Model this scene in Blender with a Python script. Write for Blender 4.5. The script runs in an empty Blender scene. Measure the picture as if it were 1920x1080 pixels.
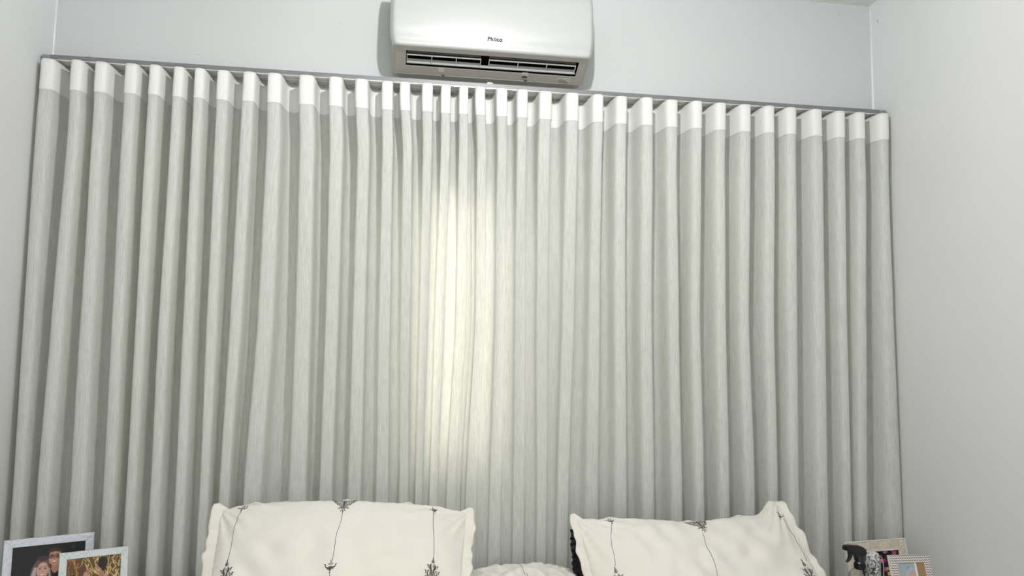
import bpy, bmesh, math, random
import numpy as np
from mathutils import Vector, Matrix

random.seed(7)
rng = np.random.RandomState(7)
SC = bpy.context.scene
COL = SC.collection
PI = math.pi

# ------------------------------------------------------------------ camera
def make_camera():
    yaw, pitch, roll = .1398, .0910, .0159
    f = Vector((math.sin(yaw)*math.cos(pitch), math.cos(yaw)*math.cos(pitch), math.sin(pitch)))
    r = Vector((math.cos(yaw), -math.sin(yaw), 0)); u = r.cross(f)
    c, s = math.cos(roll), math.sin(roll)
    r, u = c*r + s*u, -s*r + c*u
    cd = bpy.data.cameras.new('camera'); o = bpy.data.objects.new('camera', cd); COL.objects.link(o)
    m = Matrix(((r.x, u.x, -f.x, 1.2869), (r.y, u.y, -f.y, -2.8081), (r.z, u.z, -f.z, 1.45), (0, 0, 0, 1)))
    o.matrix_world = m
    cd.sensor_width = 36; cd.lens = 1400/1920*36; cd.clip_start = .02
    SC.camera = o
make_camera()

# ------------------------------------------------------------------ world, lamp, exposure
w = bpy.data.worlds.new('daylight'); SC.world = w; w.use_nodes = True
bg = w.node_tree.nodes['Background']
bg.inputs[0].default_value = (1.0, .95, .78, 1); bg.inputs[1].default_value = 2.9
LAMP = (1.58, -1.5, 2.845)
ld = bpy.data.lights.new('bulb_light', 'POINT'); ld.energy = 78; ld.shadow_soft_size = .022
ld.color = (1.0, .99, .975)
lo = bpy.data.objects.new('bulb_light', ld); COL.objects.link(lo); lo.location = LAMP
# added fill light in the unseen doorway, softens the curtain fold shadows
hd = bpy.data.lights.new('added_fill_light', 'AREA'); hd.shape = 'RECTANGLE'; hd.size = .9; hd.size_y = 2.05; hd.energy = 6
hd.color = (.93, .97, 1.0)
ho = bpy.data.objects.new('added_fill_light', hd); COL.objects.link(ho); ho.location = (1.35, -3.13, 1.04); ho.rotation_euler = (PI/2, 0, 0)
SC.view_settings.view_transform = 'Standard'; SC.view_settings.look = 'None'
SC.view_settings.exposure = -0.17; SC.view_settings.gamma = 1.0; SC.view_settings.use_curve_mapping = False
SC.cycles.use_denoising = True
SC.cycles.max_bounces = 10; SC.cycles.diffuse_bounces = 7; SC.cycles.transmission_bounces = 8
SC.cycles.transparent_max_bounces = 12
SC.cycles.sample_clamp_indirect = 6

# ------------------------------------------------------------------ material helpers
def new_mat(name):
    m = bpy.data.materials.new(name); m.use_nodes = True
    nt = m.node_tree; return m, nt, nt.nodes['Principled BSDF']
def N(nt, t, **k):
    n = nt.nodes.new(t)
    for a, b in k.items(): setattr(n, a, b)
    return n
def mth(nt, op, a, b=None, c=None):
    n = N(nt, 'ShaderNodeMath', operation=op)
    for i, v in enumerate((a, b, c)):
        if v is None: continue
        if isinstance(v, (int, float)): n.inputs[i].default_value = v
        else: nt.links.new(v, n.inputs[i])
    return n.outputs[0]
def noise(nt, scale=(1, 1, 1), detail=3, rough=.5, coord='Object', size=1.0, dist=0):
    tc = N(nt, 'ShaderNodeTexCoord'); mp = N(nt, 'ShaderNodeMapping'); mp.inputs['Scale'].default_value = scale
    nt.links.new(tc.outputs[coord], mp.inputs[0])
    n = N(nt, 'ShaderNodeTexNoise'); n.inputs['Scale'].default_value = size; n.inputs['Detail'].default_value = detail
    n.inputs['Roughness'].default_value = rough; n.inputs['Distortion'].default_value = dist
    nt.links.new(mp.outputs[0], n.inputs['Vector']); return n.outputs['Fac']
def ramp(nt, fac, stops):
    r = N(nt, 'ShaderNodeValToRGB'); nt.links.new(fac, r.inputs[0])
    e = r.color_ramp.elements
    while len(e) < len(stops): e.new(.5)
    for i, (p, c) in enumerate(stops):
        e[i].position = p; e[i].color = (*c, 1) if len(c) == 3 else c
    return r.outputs[0]
def bump(nt, b, h, strength=.2, dist=.002):
    n = N(nt, 'ShaderNodeBump'); n.inputs['Strength'].default_value = strength; n.inputs['Distance'].default_value = dist
    nt.links.new(h, n.inputs['Height']); nt.links.new(n.outputs[0], b.inputs['Normal']); return n.outputs[0]
def simple(name, col, rough=.5, metal=0, var=.04, vs=30, coat=0, bmp=0, bscale=200, spec=None):
    m, nt, b = new_mat(name)
    f = noise(nt, size=vs)
    nt.links.new(ramp(nt, f, [(.3, tuple(c*(1-var) for c in col)), (.7, tuple(min(1, c*(1+var)) for c in col))]), b.inputs['Base Color'])
    b.inputs['Roughness'].default_value = rough; b.inputs['Metallic'].default_value = metal
    b.inputs['Coat Weight'].default_value = coat; b.inputs['Coat Roughness'].default_value = .12
    if spec is not None: b.inputs['Specular IOR Level'].default_value = spec
    if bmp: bump(nt, b, noise(nt, size=bscale), bmp, .001)
    return m

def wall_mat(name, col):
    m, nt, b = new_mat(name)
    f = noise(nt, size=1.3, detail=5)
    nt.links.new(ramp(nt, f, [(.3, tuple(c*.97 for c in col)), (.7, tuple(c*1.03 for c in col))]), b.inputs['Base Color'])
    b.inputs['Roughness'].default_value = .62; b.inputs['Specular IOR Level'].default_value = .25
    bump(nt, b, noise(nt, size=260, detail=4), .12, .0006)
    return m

M = {}
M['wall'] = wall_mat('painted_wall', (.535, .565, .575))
M['side_wall'] = wall_mat('brightened_side_wall', (.635, .647, .66))  # wall paint lifted in colour to brighten the side walls and add bounce
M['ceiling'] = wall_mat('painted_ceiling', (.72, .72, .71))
M['trim'] = simple('white_caulk', (.86, .87, .86), .5)
M['plastic'] = simple('white_plastic', (.43, .445, .44), .32, coat=.5, var=.01)
M['body_plastic'] = simple('shaded_white_plastic', (.36, .35, .315), .30, coat=.45, var=.01)  # white casing toned darker and beige, underside shade put into the colour
M['dark'] = simple('black_cavity', (.004, .004, .004), .8, spec=.05)
M['louver'] = simple('grey_louver', (.50, .51, .51), .35, var=.01)
M['shelf'] = simple('grey_shelf', (.28, .285, .285), .4)
M['louver_dark'] = simple('dark_louver', (.045, .045, .05), .5)
M['ink'] = simple('dark_ink', (.010, .012, .014), .7, spec=.1)
M['label'] = simple('silver_label', (.50, .49, .45), .4)
M['alu'] = simple('anodised_aluminium', (.19, .195, .20), .45, metal=.2)
M['alu_under'] = simple('brightened_aluminium', (.66, .65, .62), .4, metal=.1)  # track colour raised to stand in for light on the rail's underside
M['alu_light'] = simple('bare_aluminium_edge', (.85, .86, .87), .25, metal=.7)
M['alu_dark'] = simple('rail_slot', (.03, .03, .03), .6)
M['cap'] = simple('grey_end_cap', (.22, .25, .28), .4)
M['steel'] = simple('galvanised_steel', (.75, .75, .76), .3, metal=.9)
M['black'] = simple('black_plastic', (.006, .006, .007), .32)
M['black_cloth'] = simple('black_cloth', (.010, .010, .013), .8, bmp=.5)
M['wood'] = simple('pale_wood', (.38, .24, .14), .5, var=.15)
M['white_lacquer'] = simple('white_lacquer', (.75, .74, .71), .35)
M['kraft'] = simple('kraft_card', (.30, .18, .085), .8)
M['paper'] = simple('white_paper', (.72, .72, .72), .7)
M['backing'] = simple('brown_backing_board', (.16, .10, .06), .8)
M['embroidery'] = simple('dark_grey_thread', (.065, .065, .072), .75, var=.3, vs=800)
M['shutter'] = simple('shutter_metal', (.55, .54, .50), .5)
M['gold_edge'] = simple('tan_frame_edge', (.34, .27, .20), .6)

def linen(name, col, trans, thread=.22, shadow_col=None):
    """slub weave: long vertical slubs, short horizontal ones; translucent"""
    m, nt, b = new_mat(name)
    nt.nodes.remove(b)
    out = nt.nodes['Material Output']
    a = noise(nt, (430, 12, 1), 3, .6, 'UV')
    a2 = noise(nt, (900, 30, 1), 2, .6, 'UV')
    h = noise(nt, (22, 420, 1), 3, .6, 'UV')
    g = noise(nt, (5, 1.2, 1), 2, .5, 'UV')
    s = mth(nt, 'ADD', mth(nt, 'MULTIPLY', a, .56), mth(nt, 'MULTIPLY', a2, .36))
    s = mth(nt, 'ADD', s, mth(nt, 'MULTIPLY', h, .08))
    s = mth(nt, 'ADD', mth(nt, 'MULTIPLY', s, .9), mth(nt, 'MULTIPLY', g, .10))
    lo_ = tuple(c*(1-thread) for c in col); hi = tuple(min(.93, c*(1+thread*.55)) for c in col)
    cc = ramp(nt, s, [(.38, lo_), (.50, col), (.60, hi)])
    bn = N(nt, 'ShaderNodeBump'); bn.inputs['Strength'].default_value = .25; bn.inputs['Distance'].default_value = .0008
    nt.links.new(s, bn.inputs['Height'])
    d = N(nt, 'ShaderNodeBsdfDiffuse'); t = N(nt, 'ShaderNodeBsdfTranslucent')
    nt.links.new(cc, d.inputs[0]); nt.links.new(bn.outputs[0], d.inputs['Normal'])
    mx = N(nt, 'ShaderNodeMixRGB'); mx.blend_type = 'MULTIPLY'; mx.inputs[0].default_value = 1
    nt.links.new(cc, mx.inputs[1]); mx.inputs[2].default_value = (1, .99, .93, 1)
    nt.links.new(mx.outputs[0], t.inputs[0])
    ms = N(nt, 'ShaderNodeMixShader'); ms.inputs[0].default_value = trans
    nt.links.new(d.outputs[0], ms.inputs[1]); nt.links.new(t.outputs[0], ms.inputs[2])
    nt.links.new(ms.outputs[0], out.inputs[0])
    return m
M['linen'] = linen('slub_linen', (.80, .812, .80), .42, .18)
M['heading'] = linen('stiff_heading_linen', (.85, .855, .85), .18, .05)

def cotton():
    m, nt, b = new_mat('cream_cotton')
    f = noise(nt, size=3, detail=4)
    nt.links.new(ramp(nt, f, [(.3, (.665, .648, .595)), (.7, (.715, .698, .645))]), b.inputs['Base Color'])
    b.inputs['Roughness'].default_value = .75; b.inputs['Sheen Weight'].default_value = .2
    b.inputs['Specular IOR Level'].default_value = .2
    bump(nt, b, noise(nt, size=900, detail=2), .15, .0005)
    return m
M['cotton'] = cotton()

def marble(name, base, vein):
    m, nt, b = new_mat(name)
    f = noise(nt, size=16, detail=6, rough=.6, dist=1.6)
    e = mth(nt, 'ABSOLUTE', mth(nt, 'SUBTRACT', f, .5))
    g = noise(nt, size=9, detail=2)
    e = mth(nt, 'ADD', e, mth(nt, 'MULTIPLY', mth(nt, 'GREATER_THAN', g, .53), .0))
    e2 = mth(nt, 'ADD', e, mth(nt, 'MULTIPLY', g, .05))
    nt.links.new(ramp(nt, e2, [(.022, vein), (.034, tuple((a+c)/2 for a, c in zip(base, vein))), (.05, base)]), b.inputs['Base Color'])
    b.inputs['Roughness'].default_value = .35
    return m
M['marble'] = marble('veined_marble_print', (.53, .56, .64), (.33, .37, .42))
M['marble_green'] = marble('grey_green_marble_print', (.52, .57, .60), (.30, .36, .37))

def chevron():
    m, nt, b = new_mat('chevron_print')
    tc = N(nt, 'ShaderNodeTexCoord'); sp = N(nt, 'ShaderNodeSeparateXYZ'); nt.links.new(tc.outputs['UV'], sp.inputs[0])
    tri = mth(nt, 'PINGPONG', mth(nt, 'MULTIPLY', sp.outputs[0], 1.0), .0042)
    v = mth(nt, 'ADD', sp.outputs[1], mth(nt, 'MULTIPLY', tri, 1.0))
    st = mth(nt, 'PINGPONG', mth(nt, 'MULTIPLY', v, 1/.0078), .5)
    nt.links.new(ramp(nt, st, [(.17, (.13, .085, .085)), (.22, (.70, .68, .65))]), b.inputs['Base Color'])
    b.inputs['Roughness'].default_value = .5
    return m
M['chevron'] = chevron()
M['carved'] = simple('carved_cream_resin', (.62, .57, .48), .6, var=.08, vs=60, bmp=.3, bscale=300)
M['carved_edge'] = simple('pale_frame_edge', (.70, .69, .65), .5)

def vcol_mat(name, rough=.3):
    m, nt, b = new_mat(name)
    a = N(nt, 'ShaderNodeVertexColor', layer_name='print')
    nt.links.new(a.outputs[0], b.inputs['Base Color']); b.inputs['Roughness'].default_value = rough
    return m
M['print'] = vcol_mat('photo_print', .45); M['print'].node_tree.nodes['Principled BSDF'].inputs['Specular IOR Level'].default_value = .2

def clear_mat():
    m, nt, b = new_mat('clear_plastic')
    b.inputs['Base Color'].default_value = (.93, .95, .94, 1)
    b.inputs['Transmission Weight'].default_value = 1; b.inputs['Roughness'].default_value = .03; b.inputs['IOR'].default_value = 1.2
    return m
M['clear'] = clear_mat()

def floor_mat():
    m, nt, b = new_mat('floor_planks')
    f = noise(nt, (2, 14, 1), 5, .6, size=3)
    nt.links.new(ramp(nt, f, [(.3, (.36, .345, .32)), (.7, (.45, .43, .40))]), b.inputs['Base Color'])
    b.inputs['Roughness'].default_value = .45
    return m
M['floor'] = floor_mat()

# ------------------------------------------------------------------ mesh helpers
def link(name, me, mat, parent=None, smooth=False):
    o = bpy.data.objects.new(name, me); COL.objects.link(o)
    if mat is not None: me.materials.append(mat)
    if smooth:
        me.polygons.foreach_set('use_smooth', [True]*len(me.polygons))
    if parent: o.parent = parent
    return o
def thing(name, label, cat, loc=(0, 0, 0), rz=0, group=None):
    o = bpy.data.objects.new(name, None); COL.objects.link(o); o.empty_display_size = .05
    o.location = loc; o.rotation_euler = (0, 0, rz)
    tag(o, label, cat, group); return o
def tag(o, label=None, cat=None, group=None, kind=None):
    if label: o['label'] = label
    if cat: o['category'] = cat
    if group: o['group'] = group
    if kind: o['kind'] = kind
    return o
def struct(o): o['kind'] = 'structure'; return o
def from_bm(name, bm, mat, parent=None, smooth=False):
    me = bpy.data.meshes.new(name); bm.normal_update(); bm.to_mesh(me); bm.free()
    return link(name, me, mat, parent, smooth)
def add_box(bm, a, b, bev=0, seg=2, mtx=None):
    g = bmesh.ops.create_cube(bm, size=1)
    vs = g['verts']
    for v in vs:
        v.co = Vector([(a[i]+b[i])/2 + v.co[i]*(b[i]-a[i]) for i in range(3)])
    if bev:
        es = list({e for v in vs for e in v.link_edges})
        r = bmesh.ops.bevel(bm, geom=es, offset=bev, segments=seg, affect='EDGES', profile=.5)
        vs = list({v for f in r['faces'] for v in f.verts} | {v for v in vs if v.is_valid})
    if mtx is not None:
        for v in vs: v.co = mtx @ v.co
    return vs
def box(name, a, b, mat, parent=None, bev=0, seg=2, mtx=None, smooth=False):
    bm = bmesh.new(); add_box(bm, a, b, bev, seg, mtx); return from_bm(name, bm, mat, parent, smooth)
def lathe(bm, prof, seg=32, c=(0, 0, 0), closed=False):
    rings = []
    for r, z in prof:
        rings.append([bm.verts.new((c[0]+r*math.cos(2*PI*i/seg), c[1]+r*math.sin(2*PI*i/seg), c[2]+z)) for i in range(seg)])
    for a, b in zip(rings, rings[1:]):
        for i in range(seg):
            bm.faces.new((a[i], a[(i+1) % seg], b[(i+1) % seg], b[i]))
    if prof[0][0] > 1e-6: bm.faces.new(rings[0][::-1])
    if prof[-1][0] > 1e-6: bm.faces.new(rings[-1])
    return rings
def prism(bm, pts, a, b, axis=0, mtx=None):
    """extrude polygon pts (2D) along axis from a to b"""
    def mk(p, t):
        if axis == 0: v = Vector((t, p[0], p[1]))
        elif axis == 1: v = Vector((p[0], t, p[1]))
        else: v = Vector((p[0], p[1], t))
        return bm.verts.new(mtx @ v if mtx is not None else v)
    A = [mk(p, a) for p in pts]; B = [mk(p, b) for p in pts]; n = len(pts)
    for i in range(n): bm.faces.new((A[i], A[(i+1) % n], B[(i+1) % n], B[i]))
    bm.faces.new(A[::-1]); bm.faces.new(B)
    bmesh.ops.recalc_face_normals(bm, faces=bm.faces)
def grid_mesh(name, V, uv=None, close_u=False):
    """V: (nu, nv, 3) array"""
    nu, nv = V.shape[:2]
    idx = np.arange(nu*nv).reshape(nu, nv)
    q = np.stack([idx[:-1, :-1], idx[1:, :-1], idx[1:, 1:], idx[:-1, 1:]], -1).reshape(-1, 4)
    me = bpy.data.meshes.new(name)
    me.vertices.add(nu*nv); me.vertices.foreach_set('co', V.reshape(-1).astype(np.float32))
    me.loops.add(q.size); me.loops.foreach_set('vertex_index', q.reshape(-1).astype(np.int32))
    me.polygons.add(len(q)); me.polygons.foreach_set('loop_start', np.arange(0, q.size, 4, dtype=np.int32))
    me.update(calc_edges=True)
    if uv is not None:
        l = me.uv_layers.new(name='UVMap'); l.data.foreach_set('uv', uv.reshape(-1, 2)[q.reshape(-1)].astype(np.float32).reshape(-1))
    me.validate(); return me

# ------------------------------------------------------------------ room shell
RW, RD, RH = 3.2, 3.1, 2.958
T = .15
WX0, WX1, WZ0, WZ1 = .95, 2.05, 1.05, 2.06     # window opening behind the curtain
def wall_back():
    bm = bmesh.new()
    add_box(bm, (-T, 0, 0), (WX0, T, RH)); add_box(bm, (WX1, 0, 0), (RW+T, T, RH))
    add_box(bm, (WX0, 0, 0), (WX1, T, WZ0)); add_box(bm, (WX0, 0, WZ1), (WX1, T, RH))
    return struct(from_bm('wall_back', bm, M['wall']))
WB = wall_back()
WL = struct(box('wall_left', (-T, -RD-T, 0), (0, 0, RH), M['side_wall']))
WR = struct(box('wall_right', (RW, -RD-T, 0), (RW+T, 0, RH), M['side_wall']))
def wall_front():
    bm = bmesh.new()
    add_box(bm, (0, -RD-T, 0), (.9, -RD, RH)); add_box(bm, (1.8, -RD-T, 0), (RW, -RD, RH)); add_box(bm, (.9, -RD-T, 2.1), (1.8, -RD, RH))
    struct(from_bm('wall_front', bm, M['side_wall']))
    d = struct(bpy.data.objects.new('door_1', None)); COL.objects.link(d)  # unseen doorway added as an opening for the fill light
    for a, b in (((.84, -RD, 0), (.9, -RD+.015, 2.16)), ((1.8, -RD, 0), (1.86, -RD+.015, 2.16)), ((.9, -RD, 2.1), (1.8, -RD+.015, 2.16))):
        box('door_casing', a, b, M['trim'], d, .003)
wall_front()
struct(box('floor', (-T, -RD-T, -.1), (RW+T, T, 0), M['floor']))
struct(box('ceiling', (-T, -RD-T, RH), (RW+T, T, RH+.1), M['ceiling']))
struct(box('baseboard_left', (0, -RD, 0), (.012, 0, .07), M['trim'], bev=.003))
struct(box('baseboard_right', (RW-.012, -RD, 0), (RW, 0, .07), M['trim'], bev=.003))
def bead(name, p, q, r=.0035):
    bm = bmesh.new(); d = (Vector(q)-Vector(p)); L = d.length
    g = bmesh.ops.create_cone(bm, segments=10, radius1=r, radius2=r, depth=L, cap_ends=True)
    mt = Matrix.Translation((Vector(p)+Vector(q))/2) @ d.to_track_quat('Z', 'Y').to_matrix().to_4x4()
    bmesh.ops.transform(bm, matrix=mt, verts=bm.verts)
    return struct(from_bm(name, bm, M['trim'], smooth=True))
bead('trim_1', (.001, -.001, 0), (.001, -.001, RH))
bead('trim_2', (RW-.001, -.001, 0), (RW-.001, -.001, RH), .005)
bead('trim_3', (0, -.001, RH-.001), (RW, -.001, RH-.001), .004)

# small marks on the walls: filled screw holes and a few scuffs
def disc(name, x, z, r, mat, parent, th=.0015, n=12):
    bm = bmesh.new()
    lathe(bm, [(r, 0), (r*.9, th), (0.0001, th)], n)
    bmesh.ops.rotate(bm, cent=(0, 0, 0), matrix=Matrix.Rotation(PI/2, 3, 'X'), verts=bm.verts)
    bmesh.ops.translate(bm, vec=(x, 0, z), verts=bm.verts)
    return from_bm(name, bm, mat, parent)
M['plug'] = simple('plug_filler', (.62, .55, .52), .8, var=.12, vs=300)
M['scuff'] = simple('scuff', (.22, .23, .24), .8)
disc('screw_plug', .498, 2.548, .0085, M['plug'], WB)
disc('screw_plug', 2.513, 2.570, .0065, M['plug'], WB)
def scuff(a, b, parent, wd=.0018, wall='back'):
    a = Vector(a); b = Vector(b); bm = bmesh.new()
    d = (b-a).normalized(); n = Vector((0, -1, 0)) if wall == 'back' else Vector((-1, 0, 0))
    s = d.cross(n)*wd
    m = (a+b)/2
    vs = [a, m+s, b, m-s]
    lo_ = [bm.verts.new(v+n*.0008) for v in vs]; bs = [bm.verts.new(v) for v in vs]
    bm.faces.new(lo_)
    for i in range(4): bm.faces.new((lo_[i], lo_[(i+1) % 4], bs[(i+1) % 4], bs[i]))
    from_bm('scuff_mark', bm, M['scuff'], parent)
scuff((3.05, 0, 2.905), (3.063, 0, 2.908), WB, .001)
scuff((RW, -.045, 2.875), (RW, -.047, 2.858), WR, .0016, 'right')
scuff((RW, -.03, 2.79), (RW, -.034, 2.788), WR, .0012, 'right')
scuff((1.004, 0, 2.70), (1.012, 0, 2.70), WB, .0008)

# ------------------------------------------------------------------ window behind the curtain
WIN = struct(bpy.data.objects.new('window_1', None)); COL.objects.link(WIN)
def window():
    y0, y1 = .05, .10
    f = .035
    bm = bmesh.new()
    add_box(bm, (WX0, y0, WZ0), (WX0+f, y1, WZ1)); add_box(bm, (WX1-f, y0, WZ0), (WX1, y1, WZ1))
    add_box(bm, (WX0+f, y0, WZ0), (WX1-f, y1, WZ0+f)); add_box(bm, (WX0+f, y0, WZ1-f), (WX1-f, y1, WZ1))
    from_bm('window_frame', bm, M['shutter'], WIN)
    # two sliding shutter leaves of horizontal slats, left ajar in the middle
    for a, b, yy in ((WX0+f, 1.395, .062), (1.56, WX1-f, .062)):
        box('shutter_leaf', (a, yy, WZ0+f), (b, yy+.006, WZ1-f), M['shutter'], WIN)
        for k in range(14):
            z = WZ0+f+.03+k*(WZ1-WZ0-2*f-.06)/13
            box('slat', (a+.03, yy-.006, z-.012), (b-.03, yy, z+.012), M['shutter'], WIN, .002)
    m, nt, b = new_mat('window_glass')
    b.inputs['Base Color'].default_value = (1, 1, 1, 1); b.inputs['Transmission Weight'].default_value = 1
    b.inputs['Roughness'].default_value = 0; b.inputs['IOR'].default_value = 1.0
    box('pane', (WX0+f, .088, WZ0+f), (WX1-f, .091, WZ1-f), m, WIN)
window()
# light portal in the open gap of the window (guides daylight sampling)
pl = bpy.data.lights.new('window_portal', 'AREA'); pl.shape = 'RECTANGLE'; pl.size = WX1-WX0; pl.size_y = WZ1-WZ0
pl.cycles.is_portal = True
po = bpy.data.objects.new('window_portal', pl); COL.objects.link(po)
po.location = ((WX0+WX1)/2, .13, (WZ0+WZ1)/2); po.rotation_euler = (PI/2, 0, PI)
po.rotation_euler = (-PI/2, 0, 0)

# ------------------------------------------------------------------ curtain
YC = -.076
ZT = 2.442
PANEL = {
 'L': [(2.4, [0.0395, 0.1371, 0.2126, 0.3148, 0.3912, 0.471, 0.5393, 0.6174, 0.7082, 0.7933, 0.9077, 1.0104, 1.1009, 1.1961, 1.2556, 1.3407, 1.4069, 1.4736]),
       (2.182, [0.0378, 0.141, 0.2156, 0.3151, 0.3903, 0.4707, 0.5402, 0.6191, 0.7055, 0.7995, 0.9182, 1.0202, 1.1158, 1.2028, 1.2734, 1.3464, 1.4102, 1.4784]),
       (1.56, [0.0403, 0.1303, 0.221, 0.3213, 0.3933, 0.4671, 0.5466, 0.623, 0.7012, 0.7988, 0.9298, 1.0261, 1.1197, 1.2087, 1.2834, 1.3493, 1.4043, 1.4844]),
       (1.017, [0.0451, 0.1225, 0.2271, 0.3274, 0.3952, 0.4711, 0.5512, 0.6267, 0.6911, 0.7802, 0.9354, 1.0263, 1.1235, 1.22, 1.2952, 1.347, 1.3991, 1.4627])],
 'R': [(2.4, [1.5329, 1.6164, 1.6925, 1.7814, 1.8846, 1.9845, 2.0759, 2.1771, 2.2777, 2.3772, 2.4746, 2.5755, 2.6741, 2.766, 2.8738, 2.977, 3.0606, 3.1616]),
       (2.2, [1.5453, 1.6226, 1.6944, 1.7789, 1.886, 1.9824, 2.0733, 2.1793, 2.2764, 2.3744, 2.4699, 2.5719, 2.6747, 2.7616, 2.8758, 2.9731, 3.0618, 3.1572]),
       (1.596, [1.5529, 1.6266, 1.7009, 1.7836, 1.8822, 1.98, 2.0775, 2.1752, 2.2856, 2.3668, 2.4705, 2.5602, 2.6626, 2.7554, 2.8721, 2.9697, 3.0456, 3.1579]),
       (1.006, [1.5345, 1.6218, 1.7061, 1.7912, 1.867, 1.9757, 2.0832, 2.1829, 2.2942, 2.3784, 2.4762, 2.5756, 2.6694, 2.7504, 2.8677, 2.9711, 3.0307, 3.1644])]}
def cr(c, t, lo=None, hi=None):
    l1 = 2*c[0]-c[1] if lo is None else lo; h1 = 2*c[-1]-c[-2] if hi is None else hi
    e = np.concatenate([[2*l1-c[0], l1], c, [h1, 2*h1-c[-1]]])
    s = t+2; i = np.clip(np.floor(s).astype(int), 1, len(e)-3); q = s-i
    p0, p1, p2, p3 = e[i-1], e[i], e[i+1], e[i+2]
    x = .5*(2*p1+(p2-p0)*q+(2*p0-5*p1+4*p2-p3)*q*q+(3*p1-p0-3*p2+p3)*q**3)
    return x, p2-p1
def crest_row(side, z, ghost=True):
    R = PANEL[side]; zs = np.array([r[0] for r in R])[::-1]; C = np.array([r[1] for r in R])[::-1]
    if z <= zs[0]:
        return C[0] + (C[0]-C[1])*min(1, (zs[0]-z)/.55)*.35
    i = int(np.clip(np.searchsorted(zs, z)-1, 0, len(zs)-2)); q = np.clip((z-zs[i])/(zs[i+1]-zs[i]), 0, 1)
    q = q*q*(3-2*q)*.5 + q*.5
    return C[i]*(1-q)+C[i+1]*q
AJ = {s: 1+rng.uniform(-.10, .08, 40) for s in 'LR'}
BJ = {s: rng.uniform(-.10, .12, 40) for s in 'LR'}
PH = {s: rng.uniform(0, 6.28, 40) for s in 'LR'}
def curtain_path(side, t, z, off=0.0):
    c = crest_row(side, z)
    o_ = crest_row('R' if side == 'L' else 'L', z)
    x, p = cr(c, t, hi=o_[0]) if side == 'L' else cr(c, t, lo=o_[-1])
    kk = np.clip(np.round(t*1.0).astype(int), 0, 39)
    ti = np.arange(len(AJ[side]))
    aj = np.interp(t, ti, AJ[side]); bj = np.interp(t, ti, BJ[side]); ph = np.interp(t, ti, PH[side])
    drop = np.clip((ZT-z)/1.5, 0, 1)
    A = (.055-.006*drop)*aj
    # folds next to the meeting edges are flatter lower down
    cen = np.exp(-((x-1.58)/.50)**2)
    A = A*(1-.76*cen*np.clip((ZT-z-.12)/.5, 0, 1))
    b = np.where(x < 1.45, .62, .38)+bj+np.where(x < 1.45, .58, .82)*np.exp(-((x-1.45)/.42)**2)
    x = x + b*p*np.sin(4*PI*t)/(4*PI)
    below = np.clip((ZT-.10-z)/.25, 0, 1)
    x = x + below*.0007*np.sin(z*7.3+ph*3)*np.sin(2*PI*t+ph)
    gq = lambda q: np.tanh(1.35*(q+.30))
    cs = 2*(gq(np.cos(2*PI*t))-gq(-1))/(gq(1)-gq(-1))-1
    y = YC-A*cs
    # soft fold-over dents under the heading and gentle horizontal creases low down
    y = y + .0035*np.exp(-((z-2.27)/.05)**2)*np.sin(ph*2+t*5)*np.cos(PI*t)**2
    y = y + .0022*np.exp(-((z-.98-.05*np.sin(ph*4))/.012)**2)*np.clip(np.cos(2*PI*t), 0, 1)**2
    if off:
        dx = np.gradient(x); dy = np.gradient(y); L = np.hypot(dx, dy)
        x = x+off*dy/L; y = y-off*dx/L
    x = np.clip(x, .006, RW-.006)
    if side == 'R':      # the leading hem runs on behind the left panel
        q = np.clip((-.5-t)/.3, 0, 1); xm = (c[0]+o_[-1])/2
        x = np.where(t < -.5, xm-.02*q, x); y = np.where(t < -.5, -.018, y)
    return x, np.minimum(y, -.012)
def curtain(side, label):
    n = 18
    t0, t1 = (-.42, n-1+.5) if side == 'L' else (-.80, n-1+.42)
    t = np.linspace(t0, t1, 18*26)
    zb = ZT-.107
    zs = np.concatenate([np.linspace(zb+.006, 2.0, 26), np.linspace(2.0, 1.05, 30)[1:], np.linspace(1.05, .9, 26)[1:], np.linspace(.9, .03, 14)[1:]])
    V = np.zeros((len(t), len(zs), 3)); U = np.zeros((len(t), len(zs), 2))
    x, y = curtain_path(side, t, 2.2); arc = np.concatenate([[0], np.cumsum(np.hypot(np.diff(x), np.diff(y)))])
    o = 0 if side == 'L' else 7.3
    for j, z in enumerate(zs):
        x, y = curtain_path(side, t, z); V[:, j, 0] = x; V[:, j, 1] = y; V[:, j, 2] = z
        U[:, j, 0] = arc+o; U[:, j, 1] = z
    r = thing('curtain', label, 'curtain', (0, 0, 0), 0, 'curtain panels over the window')
    me = grid_mesh('drape', V, U); link('drape', me, M['linen'], r, True)
    # heading band: doubled, stiffened cloth with real thickness
    zh = np.linspace(zb, ZT, 7)
    loops = [(z, .0012) for z in zh] + [(z, -.0012) for z in zh[::-1]] + [(zh[0], .0012)]
    V = np.zeros((len(t), len(loops), 3)); U = np.zeros((len(t), len(loops), 2))
    for j, (z, of) in enumerate(loops):
        x, y = curtain_path(side, t, z, of); V[:, j, 0] = x; V[:, j, 1] = y; V[:, j, 2] = z
        U[:, j, 0] = arc+o+2; U[:, j, 1] = z
    me = grid_mesh('heading_band', V, U)
    h = link('heading_band', me, M['heading'], r, True); h['label'] = 'opaque white heading band along the top of the curtain'
    me.polygons.foreach_set('use_smooth', [True]*len(me.polygons))
    # gliders and hooks at the back of every fold
    gm = bmesh.new()
    lathe(gm, [(.0020, .002), (.0020, .010), (.004, .011), (.004, .013)], 10)
    add_box(gm, (-.0008, -.003, -.001), (.0008, .003, .003), 0)
    gme = bpy.data.meshes.new('glider'); gm.to_mesh(gme); gm.free(); gme.materials.append(M['plastic'])
    for k in range(n-1):
        tt = np.array([k+.5-.01, k+.5, k+.5+.01]); x, y = curtain_path(side, tt, ZT)
        g = bpy.data.objects.new('glider', gme); COL.objects.link(g); g.parent = r
        g.location = (x[1], y[1]-.006, ZT-.004)
    return r
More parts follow.
